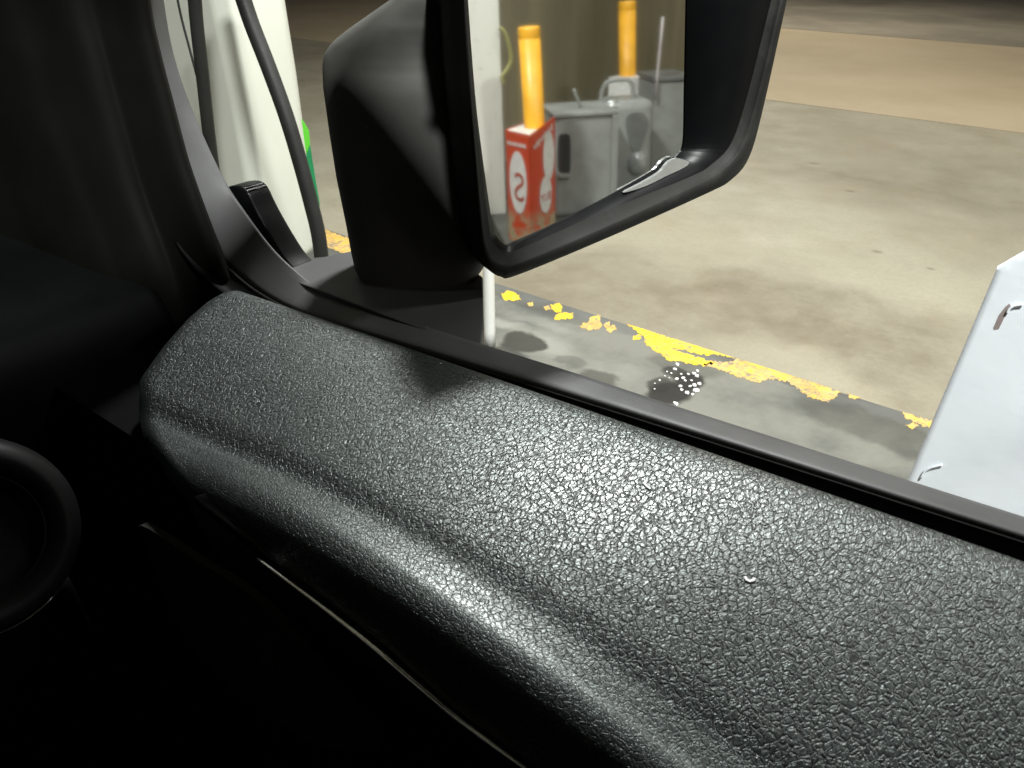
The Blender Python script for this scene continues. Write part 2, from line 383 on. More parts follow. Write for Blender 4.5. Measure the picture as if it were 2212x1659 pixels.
paint([(1955, 918), (1975, 912), (1985, 918), (1970, 926)], M['yellow_faded'], 1.5)
paint([(640, 474), (690, 492), (738, 509), (790, 526), (790, 562), (740, 546), (692, 528), (640, 510)], M['yellow_faded'], 1.5)

# oily puddle with white chips
chips = bmesh.new()
for (x, y, s) in [(1463, 787, 7), (1458, 797, 7), (1472, 808, 5), (1476, 816, 6), (1462, 818, 6), (1480, 822, 6), (1499, 807, 8), (1507, 801, 6), (1506, 812, 9), (1511, 829, 9), (1500, 832, 8),
                  (1491, 834, 6), (1470, 834, 6), (1472, 842, 6), (1484, 848, 8), (1504, 843, 10), (1460, 872, 9), (1441, 803, 4), (1425, 821, 5), (1494, 822, 5), (1487, 808, 5), (1436, 812, 3), (1414, 840, 4), (1450, 806, 4), (1496, 852, 6), (1415, 828, 3), (1446, 816, 3)]:
    c = W(at(x, y, D=ISLAND_D - .0025)); r = s * .00100
    mt = Matrix.Translation(c) @ Matrix.Rotation(rng.uniform(0, 6), 4, 'Z') @ Matrix.Diagonal((r * rng.uniform(.8, 1.35), r * rng.uniform(.7, 1.1), r * .7, 1))
    b = bmesh.ops.create_icosphere(chips, subdivisions=1, radius=1, matrix=mt)
    for v in b['verts']: v.co += Vector((rng.uniform(-.18, .18) * r, rng.uniform(-.18, .18) * r, 0))
ch = from_bm('white_gravel', chips, M['pebble']); ch['kind'] = 'stuff'; ch['label'] = 'loose white chips scattered in the dark oily puddle'

wall = box('wall', -6.3, -6.0, .75, 6, -1.6, CAM_Z - .001, M['wall']); tag(wall, 'tall streaked brown wall seen in the mirror behind the bollards', 'wall')

can = box('canopy', -7, 9, -5.5, 15.5, CAM_Z - CANOPY_Z - .35, CAM_Z - CANOPY_Z, M['canopy']); can['kind'] = 'structure'
for i, (lo, a) in enumerate(zip(lamp_objs, LAMPS)):
    F, R = a[:2]; z = CAM_Z - CANOPY_Z
    where = ['above the fuel pump', 'above the white sleeve behind the mirror', 'above the row of grey bins', 'over the car roof',
             'beyond the island over the front of the next lane', 'beyond the island over the rear of the next lane', 'over the far edge of the tan paving'][i]
    e = empty('canopy_light', 'square recessed lamp under the canopy ' + where, 'ceiling light', W((F, R, z + .06)), 'lamps under the canopy')
    for s in ((F - .29, F + .29, R - .29, R - .25), (F - .29, F + .29, R + .25, R + .29), (F - .29, F - .25, R - .249, R + .249), (F + .25, F + .29, R - .249, R + .249)):
        box('frame', *s, z + .001, z + .06, M['canopy'], e)
    box('lens', F - .249, F + .249, R - .249, R + .249, z + .03, z + .05, M['lens'], e)
    attach(e)

# ------------------------------------------------------------------ fuel pump
pump = empty('fuel_pump', 'white fuel pump with green panels and black hoses standing on the island', 'fuel pump', W((2.9, 1.9, ISLAND_D)))
def pump_section(D, r, f):
    # near corner, chamfer, rear-right corner, far corner (car frame), f/r shift with height
    return [(3.35 + f, 1.50 + r), (2.44 + f, 1.615 + r), (2.405 + f, 1.66 + r), (2.51 + f, 1.925 + r), (2.535 + f, 1.965 + r), (2.75 + f, 2.14 + r), (3.5 + f, 2.14 + r)]
rows = []
for D, r, f in ((-.6, -.03, 0), (.0, -.02, 0), (.25, -.01, 0), (.55, 0, 0), (.95, .0, 0), (1.16, 0, 0), (1.19, 0, .0), (1.215, -.01, .025)):
    rows.append([W((q[0], q[1], D)) for q in pump_section(D, r, f)])
loft('cabinet', rows, M['white_paint'], pump, smooth=False, cu=True, caps=True)
md = pump.children[0].modifiers.new('bevel', 'BEVEL'); md.width = .018; md.segments = 3; md.limit_method = 'ANGLE'; md.angle_limit = math.radians(20)
for p in pump.children[0].data.polygons: p.use_smooth = True
loft('plinth', [[W((q[0] + .06, q[1] + (.03 if q[1] < 1.9 else -.04), D)) for q in pump_section(D, 0, 0)] for D in (1.20, ISLAND_D - .002)], M['dark_plastic'], pump, smooth=False, cu=True, caps=True)
# green side panels stand behind the white corner, low on the far side
def gpanel(pts, mat):
    P = [W(at(x, y, F=2.62)) for x, y in pts]; prism('side_panel', P, (.06, 0, 0), mat, pump, bevel=.004)
gpanel([(652, 255), (660, 268), (668, 282), (671, 312), (664, 330), (652, 350), (630, 350), (630, 255)], M['green_light'])
gpanel([(671, 313), (678, 360), (692, 444), (680, 448), (655, 420), (640, 352), (652, 351), (664, 331)], M['green_dark'])
def hose(pts, R, wpx, mat, name='hose'):
    P = [W(at(x, y, R=R)) for x, y in smoothpath(pts, 6)]
    z = at(pts[len(pts) // 2][0], pts[len(pts) // 2][1], R=R); z = np.linalg.norm(z) * .9
    return tube(name, P, wpx / FL * z / 2, mat, pump, 14)
hose([(400, -260), (415, -80), (424, 40), (436, 150), (449, 270), (462, 370), (478, 480), (500, 600)], 1.32, 27, M['hose'])
hose([(470, -260), (505, -80), (536, 30), (580, 145), (618, 250), (648, 350), (672, 440), (690, 520), (702, 640), (708, 700)], 1.40, 34, M['hose'])
hose([(452, 300), (466, 350), (478, 385), (492, 450)], 1.36, 5, M['hose'], 'cable')
hose([(372, -60), (390, 30), (408, 100), (424, 160), (434, 205)], 1.40, 5, M['hose'], 'cable')
# dark base shoe in front of the pump where the hose ends
attach(pump)

# white post on the island
pr = [W(at(1057, 735, D=1.16))]
pc = at(1057, 660, R=2.02); 
post = empty('white_post', 'slim bright white post beside the mirror foot, standing on the island', 'post', W((pc[0], pc[1], ISLAND_D)))
rows = []
wd_ = .0205
for D, k in ((.62, 1), (.95, 1), (1.25, 1), (1.34, 1.02), (ISLAND_D - .0008, 1.12)):
    rows.append([W((pc[0] + a * wd_ * k, pc[1] + b * wd_ * k, D)) for a, b in [(math.cos(q), math.sin(q)) for q in [i * math.pi / 8 for i in range(16)]]])
loft('shaft', rows, M['post_white'], post, cu=True, caps=True)
attach(post)

# ------------------------------------------------------------------ white folded sleeve at the right
ws = empty('bollard_sleeve', 'blank white folded plastic sleeve with slots, standing beside the car behind the mirror', 'bollard sleeve', W((-.15, 1.6, ISLAND_D)))
e0 = at(2156, 574, R=1.5); e1 = at(1962, 1033, R=1.5)
Fe = (e0[0] + e1[0]) / 2
def sleeve_edge(D):
    k = (D - e0[2]) / (e1[2] - e0[2]); return e0[0] + (e1[0] - e0[0]) * k
NR, NCc = 46, 46
Fback = -.42
rows = []
for i in range(NR):
    row = []
    for j in range(NCc):
        u = j / (NCc - 1)
        D = .44 + (ISLAND_D - .002 - .44) * i / (NR - 1)
        Ff = sleeve_edge(max(D, e0[2]))
        F = Ff + (Fback - Ff) * u
        top = e0[2] - (Ff - F) * 1.15 if F > Ff - .07 else e0[2] - .0805
        D = max(D, top) if i else top
        # crease: upper fold bulges out, lower part pushed in
        cr = (D - .80) - (-(F - .0)) * -.9
        g = math.exp(-(cr / .11) ** 2)
        R = 1.5 - .008 * g * min(1, u * 5) + .014 * (1 / (1 + math.exp(-cr / .06))) * min(1, u * 4)
        row.append(W((F, R, D)))
    rows.append(row)
loft('front_panel', rows, M['white_sleeve'], ws, thick=.004)
sd = [W((sleeve_edge(.5) , 1.502, e0[2])), W((sleeve_edge(.5), 1.80, .86)), W((sleeve_edge(ISLAND_D), 1.80, ISLAND_D - .002)), W((sleeve_edge(ISLAND_D), 1.502, ISLAND_D - .002))]
prism('side_panel', sd, (-.004, 0, 0), M['white_sleeve'], ws)
prism('side_panel', [p + Vector((Fback - sleeve_edge(.5), 0, 0)) for p in sd], (-.004, 0, 0), M['white_sleeve'], ws)
box('rear_panel', Fback, sleeve_edge(.9) - .004, 1.796, 1.80, .86, ISLAND_D - .002, M['white_sleeve'], ws)
t = NT('slot_shadow_brown'); t.P(Base_Color=t.mix(t.noise(60), (.20, .16, .15), (.32, .27, .26)), Roughness=.7); M['slot'] = t.m
def spx(pts, R): return [W(at(x, y, R=R)) for x, y in pts]
prism('slot', spx([(2181, 655), (2172, 662), (2158, 680), (2146, 708), (2148, 712), (2158, 710), (2166, 694), (2176, 672), (2184, 660)], 1.4975), (0, .002, 0), M['slot'], ws)
prism('slot', spx([(2203, 618), (2196, 636), (2183, 654), (2186, 655), (2199, 638), (2206, 618)], 1.4975), (0, .001, 0), M['slot'], ws)
t = NT('slot_grey'); t.P(Base_Color=(.3, .32, .33), Roughness=.7); M['slotg'] = t.m
prism('slot', spx([(2150, 720), (2140, 745), (2141, 747), (2145, 745), (2154, 722)], 1.4975), (0, .001, 0), M['slotg'], ws)
prism('slot', spx([(2031, 970), (2020, 996), (2013, 1008), (2016, 1009), (2024, 998), (2035, 971)], 1.4975), (0, .001, 0), M['slotg'], ws)
tube('tab', [W(at(x, y, R=1.492)) for x, y in smoothpath([(2176, 676), (2182, 666), (2194, 660), (2210, 658)], 5)], .0022, M['white_sleeve'], ws, 8)
tube('tab', [W(at(x, y, R=1.492)) for x, y in smoothpath([(1990, 1032), (1998, 1018), (2012, 1010), (2036, 1004)], 5)], .0022, M['white_sleeve'], ws, 8)
attach(ws)

# ------------------------------------------------------------------ car
car = empty('car', 'car with dark interior, grained leather door top and big black side mirror', 'car')

# --- door top pad (leather)
def linepts(pts):
    a = np.array([[p[0], p[1]] for p in pts]); a = a[a[:, 0].argsort()]; return a
edge = linepts([at(x, y, R=.440)[[0, 2]] for x, y in [(500, 628), (545, 626), (640, 650), (750, 695), (850, 733), (1000, 791), (1250, 873), (1500, 960), (1850, 1073), (2212, 1195)]])
RR, RB = .245, .212
ridge = linepts([at(x, y, R=RR)[[0, 2]] for x, y in [(430, 985), (490, 1010), (560, 1042), (700, 1112), (850, 1200), (1000, 1295), (1200, 1432), (1400, 1578), (1500, 1652)]])
bot = linepts([at(x, y, R=RB)[[0, 2]] for x, y in [(500, 1140), (560, 1212), (690, 1305), (800, 1390), (1000, 1558), (1140, 1662)]])
def fit(a):
    k = np.polyfit(a[:, 0], a[:, 1], 2); lo, hi = a[0, 0], a[-1, 0]
    def g(F):
        if lo <= F <= hi: return np.polyval(k, F)
        e = lo if F < lo else hi
        return np.polyval(k, e) + np.polyval(np.polyder(k), e) * (F - e) * .6
    return g
fe, fr, fb = fit(edge), fit(ridge), fit(bot)
def lin(a, F): return (fe if a is edge else fr if a is ridge else fb)(F)
def sstep(a, b, x):
    q = min(1, max(0, (x - a) / (b - a))); return q * q * (3 - 2 * q)
NF = 170; prof = []
for q in (-.10, -.06, -.03, -.01, .0, .01, .025, .05, .09): prof.append(('t', q))
for k in range(1, 31): prof.append(('t', .09 + .91 * k / 30))
for k in range(1, 17): prof.append(('r', k / 16))
for k in range(1, 13): prof.append(('s', k / 12))
rows = []
Fb = -.34; roll = .022
FE = [(-.1, .722), (0, .738), (.15, .735), (.30, .724), (.53, .700), (.75, .672), (.90, .628), (1.0, .585), (1.5, .535), (2.0, .485), (3.0, .40)]
for kind, q in prof:
    st_ = q if kind == 't' else 1 + q if kind == 'r' else 2 + q
    Fe_ = np.interp(st_, [a[0] for a in FE], [a[1] for a in FE])
    row = []
    for j in range(NF):
        g = j / (NF - 1)
        F = Fb + (Fe_ - Fb) * (1 - (1 - g) ** 1.3)
        De, Dr, Db = lin(edge, F), lin(ridge, F), lin(bot, F)
        k = min(q, 1) if kind == 't' else 1
        R = .440 + (RR - .440) * k
        D = De + (Dr - De) * max(k, 0) - .0050 * math.sin(math.pi * min(1, max(0, k)))
        D += .0052 * math.exp(-((k - .905) / .05) ** 2) * (.35 + .75 * sstep(.15, .5, F)) 
        if k < .09: D += .5 * (.09 - k) ** 2 * (1 if k >= 0 else 1.6)
        if kind != 't':
            a0 = math.radians(-6); a1 = math.radians(74); a = a0 + (a1 - a0) * (q if kind == 'r' else 1)
            R -= roll * (math.sin(a) - math.sin(a0)); D += roll * (math.cos(a0) - math.cos(a))
            if kind == 's':
                R = R + (RB - R) * q - .004 * math.sin(math.pi * q); D = D + max(Db - D, .055) * q
        e = max(0, (F - (Fe_ - .035)) / .035)
        D += .010 * e ** 2.6
        row.append((F, R, D))
    rows.append(row)
WR = [[W(p) for p in r] for r in rows]
# underside closes the pad
WR.append([W((p[0], .255, p[2] + .004)) for p in rows[-1]]); WR.append([W((p[0], .43, rows[0][j][2] + .05)) for j, p in enumerate(rows[0])])
pad = loft('door_top_pad', WR, M['leather'], car)
ga_ = pad.data.attributes.new('grain', 'FLOAT', 'POINT')
for i in range(len(WR)):
    st_ = 3 if i >= len(prof) else prof[i][1] if prof[i][0] == 't' else 1.1 if prof[i][0] == 'r' else 3
    gv = 1.0 if st_ < .8 else (.28 if st_ > 2 else max(.42, 1 - (st_ - .86) * 4))
    for j in range(NF): ga_.data[i * NF + j].value = gv
uvl = pad.data.uv_layers.new(name='UVMap'); nr, nc = len(WR), NF
vacc = np.zeros((nr, nc))
for i in range(1, nr):
    for j in range(nc): vacc[i, j] = vacc[i - 1, j] + (WR[i][j] - WR[i - 1][j]).length
vmid = vacc[:, nc // 2]
for lp in pad.data.loops:
    i, j = divmod(lp.vertex_index, nc); uvl.data[lp.index].uv = (WR[i][j].x, vacc[i, j] * .5 + vmid[i] * .5)

# --- window frame band + seal
O = [(358, -180), (354, -60), (358, 0), (375, 100), (402, 190), (442, 290), (490, 390), (532, 455), (588, 530), (640, 580), (700, 622), (800, 660), (920, 700), (1040, 738), (1240, 800), (1455, 871), (1700, 949), (1955, 1031), (2212, 1112), (2500, 1204), (2900, 1332)]
I = [(300, -180), (308, -60), (316, 0), (338, 110), (368, 225), (400, 345), (440, 460), (472, 530), (530, 597), (590, 640), (655, 670), (750, 702), (880, 741), (1005, 778), (1215, 842), (1435, 910), (1685, 988), (1945, 1070), (2212, 1154), (2520, 1252), (2940, 1384)]
O = smoothpath(O, 6); I = smoothpath(I, 6)
def lerp(a, b, k): return a + (b - a) * k
rows = []
for k, (dr, dd) in {0: (0, .03), .001: (0, .004), .03: (-.001, .0015), .10: (0, 0), .30: (0, -.0005), .55: (0, -.0008), .8: (0, -.0006), .94: (0, 0), .99: (-.0005, .0015), 1.0: (-.001, .006), 1.001: (0, .03)}.items():
    row = []
    for o, i in zip(O, I):
        R = lerp(.500, .466, min(k, 1)); p = at(*(lerp(o, i, min(k, 1))), R=R)
        vert = sstep(720, 480, lerp(o, i, .5)[0])   # on the upright part the lips turn forward instead of down
        row.append(W((p[0] + dd * vert, p[1] + dr + (.0 if k else .0), p[2] + dd * (1 - vert))))
    rows.append(row)
loft('window_frame', rows, M['frame'], car)
# black seal channel between the frame and the pad
rows = []
for (R, push, dd) in ((.4655, 0, .004), (.464, .002, .010), (.458, .003, .018), (.452, .003, .026), (.445, .004, .028), (.436, .004, .022)):
    row = []
    for i in I:
        p = at(*i, R=.466); vert = sstep(720, 480, i[0])
        row.append(W((p[0] + dd * vert * 1.2 , R - .004 * vert, p[2] + dd * (1 - vert) + .0)))
    rows.append(row)
loft('window_seal', rows, M['rubber'], car, thick=.004)

# --- pillar trim
lines = [([(300, -180), (316, 0), (338, 110), (368, 225), (400, 345), (440, 460), (480, 560), (520, 640)], .462, .006),
         ([(285, -180), (303, 0), (325, 110), (355, 225), (388, 345), (428, 460), (468, 560), (505, 640)], .452, -.004),
         ([(225, -180), (240, 0), (270, 120), (305, 260), (345, 400), (395, 540), (430, 620), (450, 660)], .440, -.010),
         ([(170, -180), (200, 0), (235, 140), (270, 270), (310, 410), (365, 560), (395, 640), (410, 690)], .425, .012),
         ([(110, -180), (150, 0), (190, 140), (230, 280), (275, 420), (330, 570), (350, 650), (360, 700)], .410, .0),
         ([(30, -180), (60, 0), (100, 140), (150, 290), (205, 430), (260, 570), (280, 660), (280, 720)], .392, .0),
         ([(-60, -180), (-20, 0), (20, 140), (70, 290), (130, 440), (190, 590), (210, 680), (210, 740)], .372, .02),
         ([(-260, -180), (-220, 0), (-180, 140), (-140, 290), (-80, 440), (-20, 600), (0, 700), (0, 760)], .340, .05)]
def prow(L):
    pts, R, df = L; out = []
    for x, y in smoothpath(pts, 6):
        p = at(x, y, R=R); out.append(p * (1 + df * .6))
    return out
pr_ = [prow(L) for L in lines]; rows = []
for q in zip(*pr_): rows.append([W(v) for v in smoothpath(q, 5)])
loft('pillar_trim', rows, M['pillar'], car, thick=.004)

# --- dashboard, lower door
def dash_section(R):
    pr = [(1.5, .33), (1.1, .345), (.92, .355), (.84, .365), (.815, .38), (.80, .41), (.79, .46), (.78, .6), (.78, 1.1), (1.5, 1.1)]
    return [W((a, R, b)) for a, b in smoothpath(pr[:8], 4)] + [W((a, R, b)) for a, b in pr[8:]]
loft('dashboard', [dash_section(R) for R in (.405, .395, .2, 0, -.3, -.9)], M['dash'], car, cu=True, caps=True)
# knee panel that meets the door
def knee(R):
    pr = [(.80, .46), (.70, .462), (.64, .47), (.612, .49), (.60, .52), (.59, .7), (.60, 1.1), (.80, 1.1)]
    return [W((a, R, b)) for a, b in smoothpath(pr[:6], 4)] + [W((a, R, b)) for a, b in pr[6:]]
loft('knee_panel', [knee(R) for R in (.16, .15, .1, -.1, -.5)], M['dash'], car, cu=True, caps=True)
# door lower panel
rows = []
for R, D in ((.216, 0), (.2145, .006), (.222, .012), (.229, .05), (.229, .12), (.221, .2), (.216, .35), (.228, .6)):
    rows.append([W((F, R, lin(bot, F) + D)) for F in np.linspace(-.34, .46, 40)])
loft('door_panel', rows, M['gloss'], car, thick=.012)
box('door_core', -.40, .62, .262, .455, .395, 1.2, M['dash'], car)
box('door_core', .62, .80, .262, .455, .42, 1.2, M['dash'], car)
box('roof_lining', -2.6, .42, -1.05, .44, -.32, -.28, M['pillar'], car, bevel=.01)
box('floor_pan', -2.6, 1.9, -1.05, .50, 1.21, 1.24, M['dash'], car)
box('firewall', 1.86, 1.9, -1.05, .504, .34, 1.205, M['dash'], car)
box('cabin_side', -2.6, 1.5, -1.08, -1.05, -.32, 1.2, M['gloss'], car)
box('cabin_rear', -2.64, -2.6, -1.05, .5, -.32, 1.2, M['gloss'], car)
# thin bright strip under the pad
cp = smoothpath([(556, 1207), (690, 1307), (800, 1393), (900, 1478), (1000, 1561), (1140, 1664), (1300, 1780)], 8)
tube('bright_strip', [W(at(x, y, R=.2095)) for x, y in cp], lambda k: .0015 * (.5 + .9 * math.sin(math.pi * min(1, k * 1.15)) ** .6 if k < .87 else .7), M['chrome'], car, 8)
# dim reflection on the lower door, built as a raised lighter grey panel
refl = [(305, 1135), (409, 1200), (551, 1293), (655, 1402), (737, 1511), (818, 1604), (790, 1622), (682, 1610), (578, 1544), (491, 1479), (415, 1397), (355, 1288), (316, 1179)]
prism('door_reflection', [W(at(x, y, R=.200)) for x, y in smoothpath(refl, 4, True)], (0, -.006, 0), M['reflection'], car)

# round vent on the dash
vc = W(at(-68, 1165, F=.575)); vn = Vector((-1, .12, .45)).normalized(); va = vn.orthogonal().normalized(); vb = vn.cross(va)
def ringpath(rad, off): return [vc + vn * off + (va * math.cos(q) + vb * math.sin(q)) * rad for q in [2 * math.pi * i / 48 for i in range(48)]]
def turned(name, pr, mat, parent):
    rows = [[vc + vn * o + (va * math.cos(q) + vb * math.sin(q)) * r for q in [2 * math.pi * i / 64 for i in range(64)]] for r, o in pr]
    return loft(name, rows, mat, parent, cu=True)
vent = turned('air_vent', [(.001, -.012), (.040, -.012), (.046, -.006), (.050, .006), (.058, .014), (.066, .013), (.072, .006), (.0745, -.006), (.075, -.04)], M['trim'], car)
rp_ = ringpath(.0765, -.010); px_ = []
from bpy_extras.object_utils import world_to_camera_view as w2c
bpy.context.view_layer.update()
S.render.resolution_x, S.render.resolution_y = 1024, 768
best = min(range(48), key=lambda i: (w2c(S, camo, rp_[i]).x * 2212 - 78) ** 2 + ((1 - w2c(S, camo, rp_[i]).y) * 1659 - 1372) ** 2)
tube('vent_ring', [rp_[(best + k) % 48] for k in (-3, -2, -1, 0, 1, 2, 3)], lambda k: .0004 + .0011 * math.sin(math.pi * k), M['chrome'], vent, 8)  # chrome arc built only along the streak of highlight on the rim
tube('vent_ring', ringpath(.048, .004), .0008, M['trim'], vent, 8, closed=True)

# --- outer door skin and the plate the mirror stands on
box('door_skin', -1.0, 1.9, .505, .525, .375, 1.25, M['gloss'], car, bevel=.006)
pl = [at(640, 560, D=.350), at(700, 554, D=.350), at(740, 546, D=.350), at(850, 520, D=.350), at(960, 540, D=.350), at(1043, 598, D=.350), at(1045, 700, D=.350), at(1040, 742, D=.350)]
pl = [W(p) for p in pl] + [W((pl[-1][0], .49, .350)), W((pl[0][0], .49, .350))]
prism('mirror_plate', pl, (0, 0, -.03), M['plate'], car, bevel=.002)
# black corner trim outside the window frame
ct = [(470, 470), (484, 412), (500, 402), (520, 404), (534, 418), (552, 455), (580, 505), (612, 556), (640, 590), (660, 625), (620, 640), (560, 590), (500, 520)]
prism('corner_trim', [W(at(x, y, R=.512)) for x, y in smoothpath(ct, 3, True)], (0, -.03, 0), M['gloss'], car, bevel=.003, smooth=True)

# --- side mirror
mn = np.array([-.93, -.365, -.03]); mn /= np.linalg.norm(mn)
mP0 = at(1080, 598, R=.60); mc = mn.dot(mP0)
def onm(x, y, off=0):
    r = ray(x, y); return r * ((mc + off) / mn.dot(r))
outer = [(994, -60), (998, 0), (1012, 240), (1030, 480), (1040, 548), (1056, 582), (1082, 598), (1118, 594), (1300, 519), (1520, 421), (1580, 388), (1619, 338), (1650, 228), (1700, 0), (1712, -60), (1360, -85)]
crest = [(1001, -56), (1005, 0), (1020, 240), (1041, 482), (1052, 540), (1068, 566), (1092, 574), (1124, 569), (1300, 496), (1505, 401), (1558, 370), (1600, 322), (1636, 214), (1687, 0), (1699, -56), (1360, -80)]
inner = [(1006, -50), (1009, 0), (1026, 240), (1056, 484), (1066, 522), (1084, 541), (1106, 543), (1140, 530), (1310, 455), (1490, 382), (1538, 354), (1580, 308), (1616, 200), (1666, 0), (1678, -50), (1360, -74)]
rec = [(1009, -46), (1011, 0), (1030, 240), (1063, 482), (1073, 510), (1088, 527), (1108, 529), (1150, 508), (1314, 425), (1440, 352), (1464, 334), (1477, 308), (1480, 200), (1484, 0), (1485, -46), (1360, -70)]
def mring(pts, off): return [W(onm(x, y, off)) for x, y in smoothpath(pts, 5, True)]
# smooth a straight-sided ring: extra points keep long sides straight
R_out0 = mring(outer, -.012); R_out1 = mring(outer, -.004)
cen = sum(R_out0, Vector()) / len(R_out0); mnW = Vector((mn[0], -mn[1], -mn[2]))
def back(k, d): return [cen + (p - cen) * k - mnW * d for p in R_out0]
head_rows = [mring(rec, -.0185), mring(rec, -.0165), mring(inner, -.007), mring([(lerp(a[0], b[0], .5), lerp(a[1], b[1], .5)) for a, b in zip(inner, crest)], -.003), mring([(lerp(a[0], b[0], .9), lerp(a[1], b[1], .9)) for a, b in zip(inner, crest)], .0015), mring(crest, .003), mring([(lerp(a[0], b[0], .6), lerp(a[1], b[1], .6)) for a, b in zip(crest, outer)], .0015), R_out1, R_out0,
             back(.995, .02), back(.97, .05), back(.90, .085), back(.75, .11), back(.45, .125), back(.05, .13)]
head = loft('side_mirror', head_rows[2:], M['mirror_shell'], car, cu=True)
loft('mirror_bezel', head_rows[:3], M['gloss'], head, cu=True)
gl = [W(onm(x, y, -.0178)) for x, y in smoothpath(rec, 5, True)]
prism('mirror_glass', gl, -mnW * .003, M['glass'], head)
sc_ = [W(onm(x, y, -.0105)) for x, y in smoothpath([(1348, 416), (1385, 396), (1425, 372), (1442, 352), (1462, 342), (1488, 350), (1478, 362), (1440, 380), (1395, 402)], 3, True)]
prism('mirror_glint', sc_, -mnW * .004, M['silver'], head)  # silver sliver shaped to stand for the glint below the glass
# the arm: an upright swelling between the head and the plate
sec = [(-45, 905, 1015, .632), (-36, 882, 1020, .631), (-20, 860, 1024, .63), (0, 842, 1026, .628), (40, 785, 1028, .624), (70, 742, 1030, .620), (100, 704, 1031, .616), (125, 688, 1032, .614), (150, 684, 1032, .612), (200, 686, 1034, .606), (300, 700, 1036, .598), (400, 716, 1040, .590), (500, 737, 1046, .582), (560, 748, 1050, .576), (595, 756, 1046, .572), (615, 768, 1030, .568), (630, 790, 1005, .565), (642, 830, 965, .562), (646, 880, 920, .561)]
hv = Vector((-Fw[0] * 0 - .792, -.610, 0)).normalized(); hd = Vector((.610, -.792, 0))
hv = Vector((Fw[0], -Rt[0], 0)).normalized(); hd = Vector((Fw[2], -Rt[2], 0)).normalized()
rows = []
ys = [s[0] for s in sec]
for y in sorted(set(list(np.linspace(-45, 600, 70)) + [607, 615, 622, 630, 636, 642, 645])):
    xl = np.interp(y, ys, [s[1] for s in sec]); xr = np.interp(y, ys, [s[2] for s in sec]); R = np.interp(y, ys, [s[3] for s in sec])
    c = W(at((xl + xr) / 2, y, R=R)); dep = (c - Vector((0, 0, CAM_Z))).length
    zc = (W(at((xl + xr) / 2, y, R=R)) - Vector((0, 0, CAM_Z))).dot(Vector((Fw[2], -Rt[2], -Dn[2])))
    hw = (xr - xl) / 2 / FL * zc; hdp = min(hw * .8, .05)
    ring = []
    for q in [2 * math.pi * i / 40 for i in range(40)]:
        cs, sn = math.cos(q), math.sin(q); e = .72
        ring.append(c + hd * hdp * .75 + hv * hw * math.copysign(abs(cs) ** e, cs) + hd * hdp * math.copysign(abs(sn) ** e, sn))
    rows.append(ring)
loft('mirror_arm', rows, M['mirror_arm'], car, cu=True, caps=True)

# ------------------------------------------------------------------ things seen in the mirror (behind the car, on the island)
def mir(x, y, **k):
    m = onm(x, y, -.0178); d = ray(x, y); d = d / np.linalg.norm(d); d = d - 2 * d.dot(mn) * mn
    a = list(k)[0]; i = 'FRD'.index(a); return m + d * ((k[a] - m[i]) / d[i])

# dirty white column
cl = mir(1012, 250, F=-3.45)[1]; cr_ = mir(1086, 250, F=-3.45)[1]
colm = box('white_column', -3.75, -3.45, cl - .1, cr_, -3.15, ISLAND_D - .001, M['dirty_white'], bevel=.006)
tag(colm, 'scuffed white canopy column reflected at the inner edge of the mirror', 'column')
lp = [W(mir(x, y, F=-3.40)) for x, y in smoothpath([(1078, 60), (1090, 70), (1100, 100), (1104, 130), (1094, 152), (1084, 166), (1088, 180)], 5)]
tag(tube('hose_loop', lp, .011, M['loop'], None, 10), 'faded yellow hose loop hanging on the white column in the mirror', 'hose')

def bollard(xc, wpx, ytop, F, label):
    p = mir(xc, 200, F=F); top = mir(xc, ytop, F=F)[2]
    dist = np.linalg.norm(onm(xc, 200)) + np.linalg.norm(p - onm(xc, 200)); r = wpx / FL * dist / 2 * .93
    o = empty('bollard', label, 'bollard', W((p[0], p[1], ISLAND_D)), 'yellow bollards on the island')
    rows = [[W((p[0] + rr * math.cos(q), p[1] + rr * math.sin(q), D)) for q in [math.pi * i / 12 for i in range(24)]] for rr, D in ((r, ISLAND_D - .001), (r, top + .05))]
    loft('pipe', rows, M['yellow_pipe'], o, cu=True, caps=True)
    rows = [[W((p[0] + rr * math.cos(q), p[1] + rr * math.sin(q), D)) for q in [math.pi * i / 12 for i in range(24)]] for rr, D in ((r * 1.02, top + .0495), (r * 1.02, top + .012), (r * .96, top), (.002, top - .004))]
    loft('cap', rows, M['yellow_pipe'], o, cu=True)
    attach(o); o.rotation_euler = (math.radians(-2.5), 0, 0)
    return p, r
b1, r1 = bollard(1164, 46, 56, -2.985, 'yellow pipe bollard rising from the red sleeve with the white ovals')
b2, r2 = bollard(1362, 35, 2, -4.55, 'yellow pipe bollard standing behind the grey handled can')

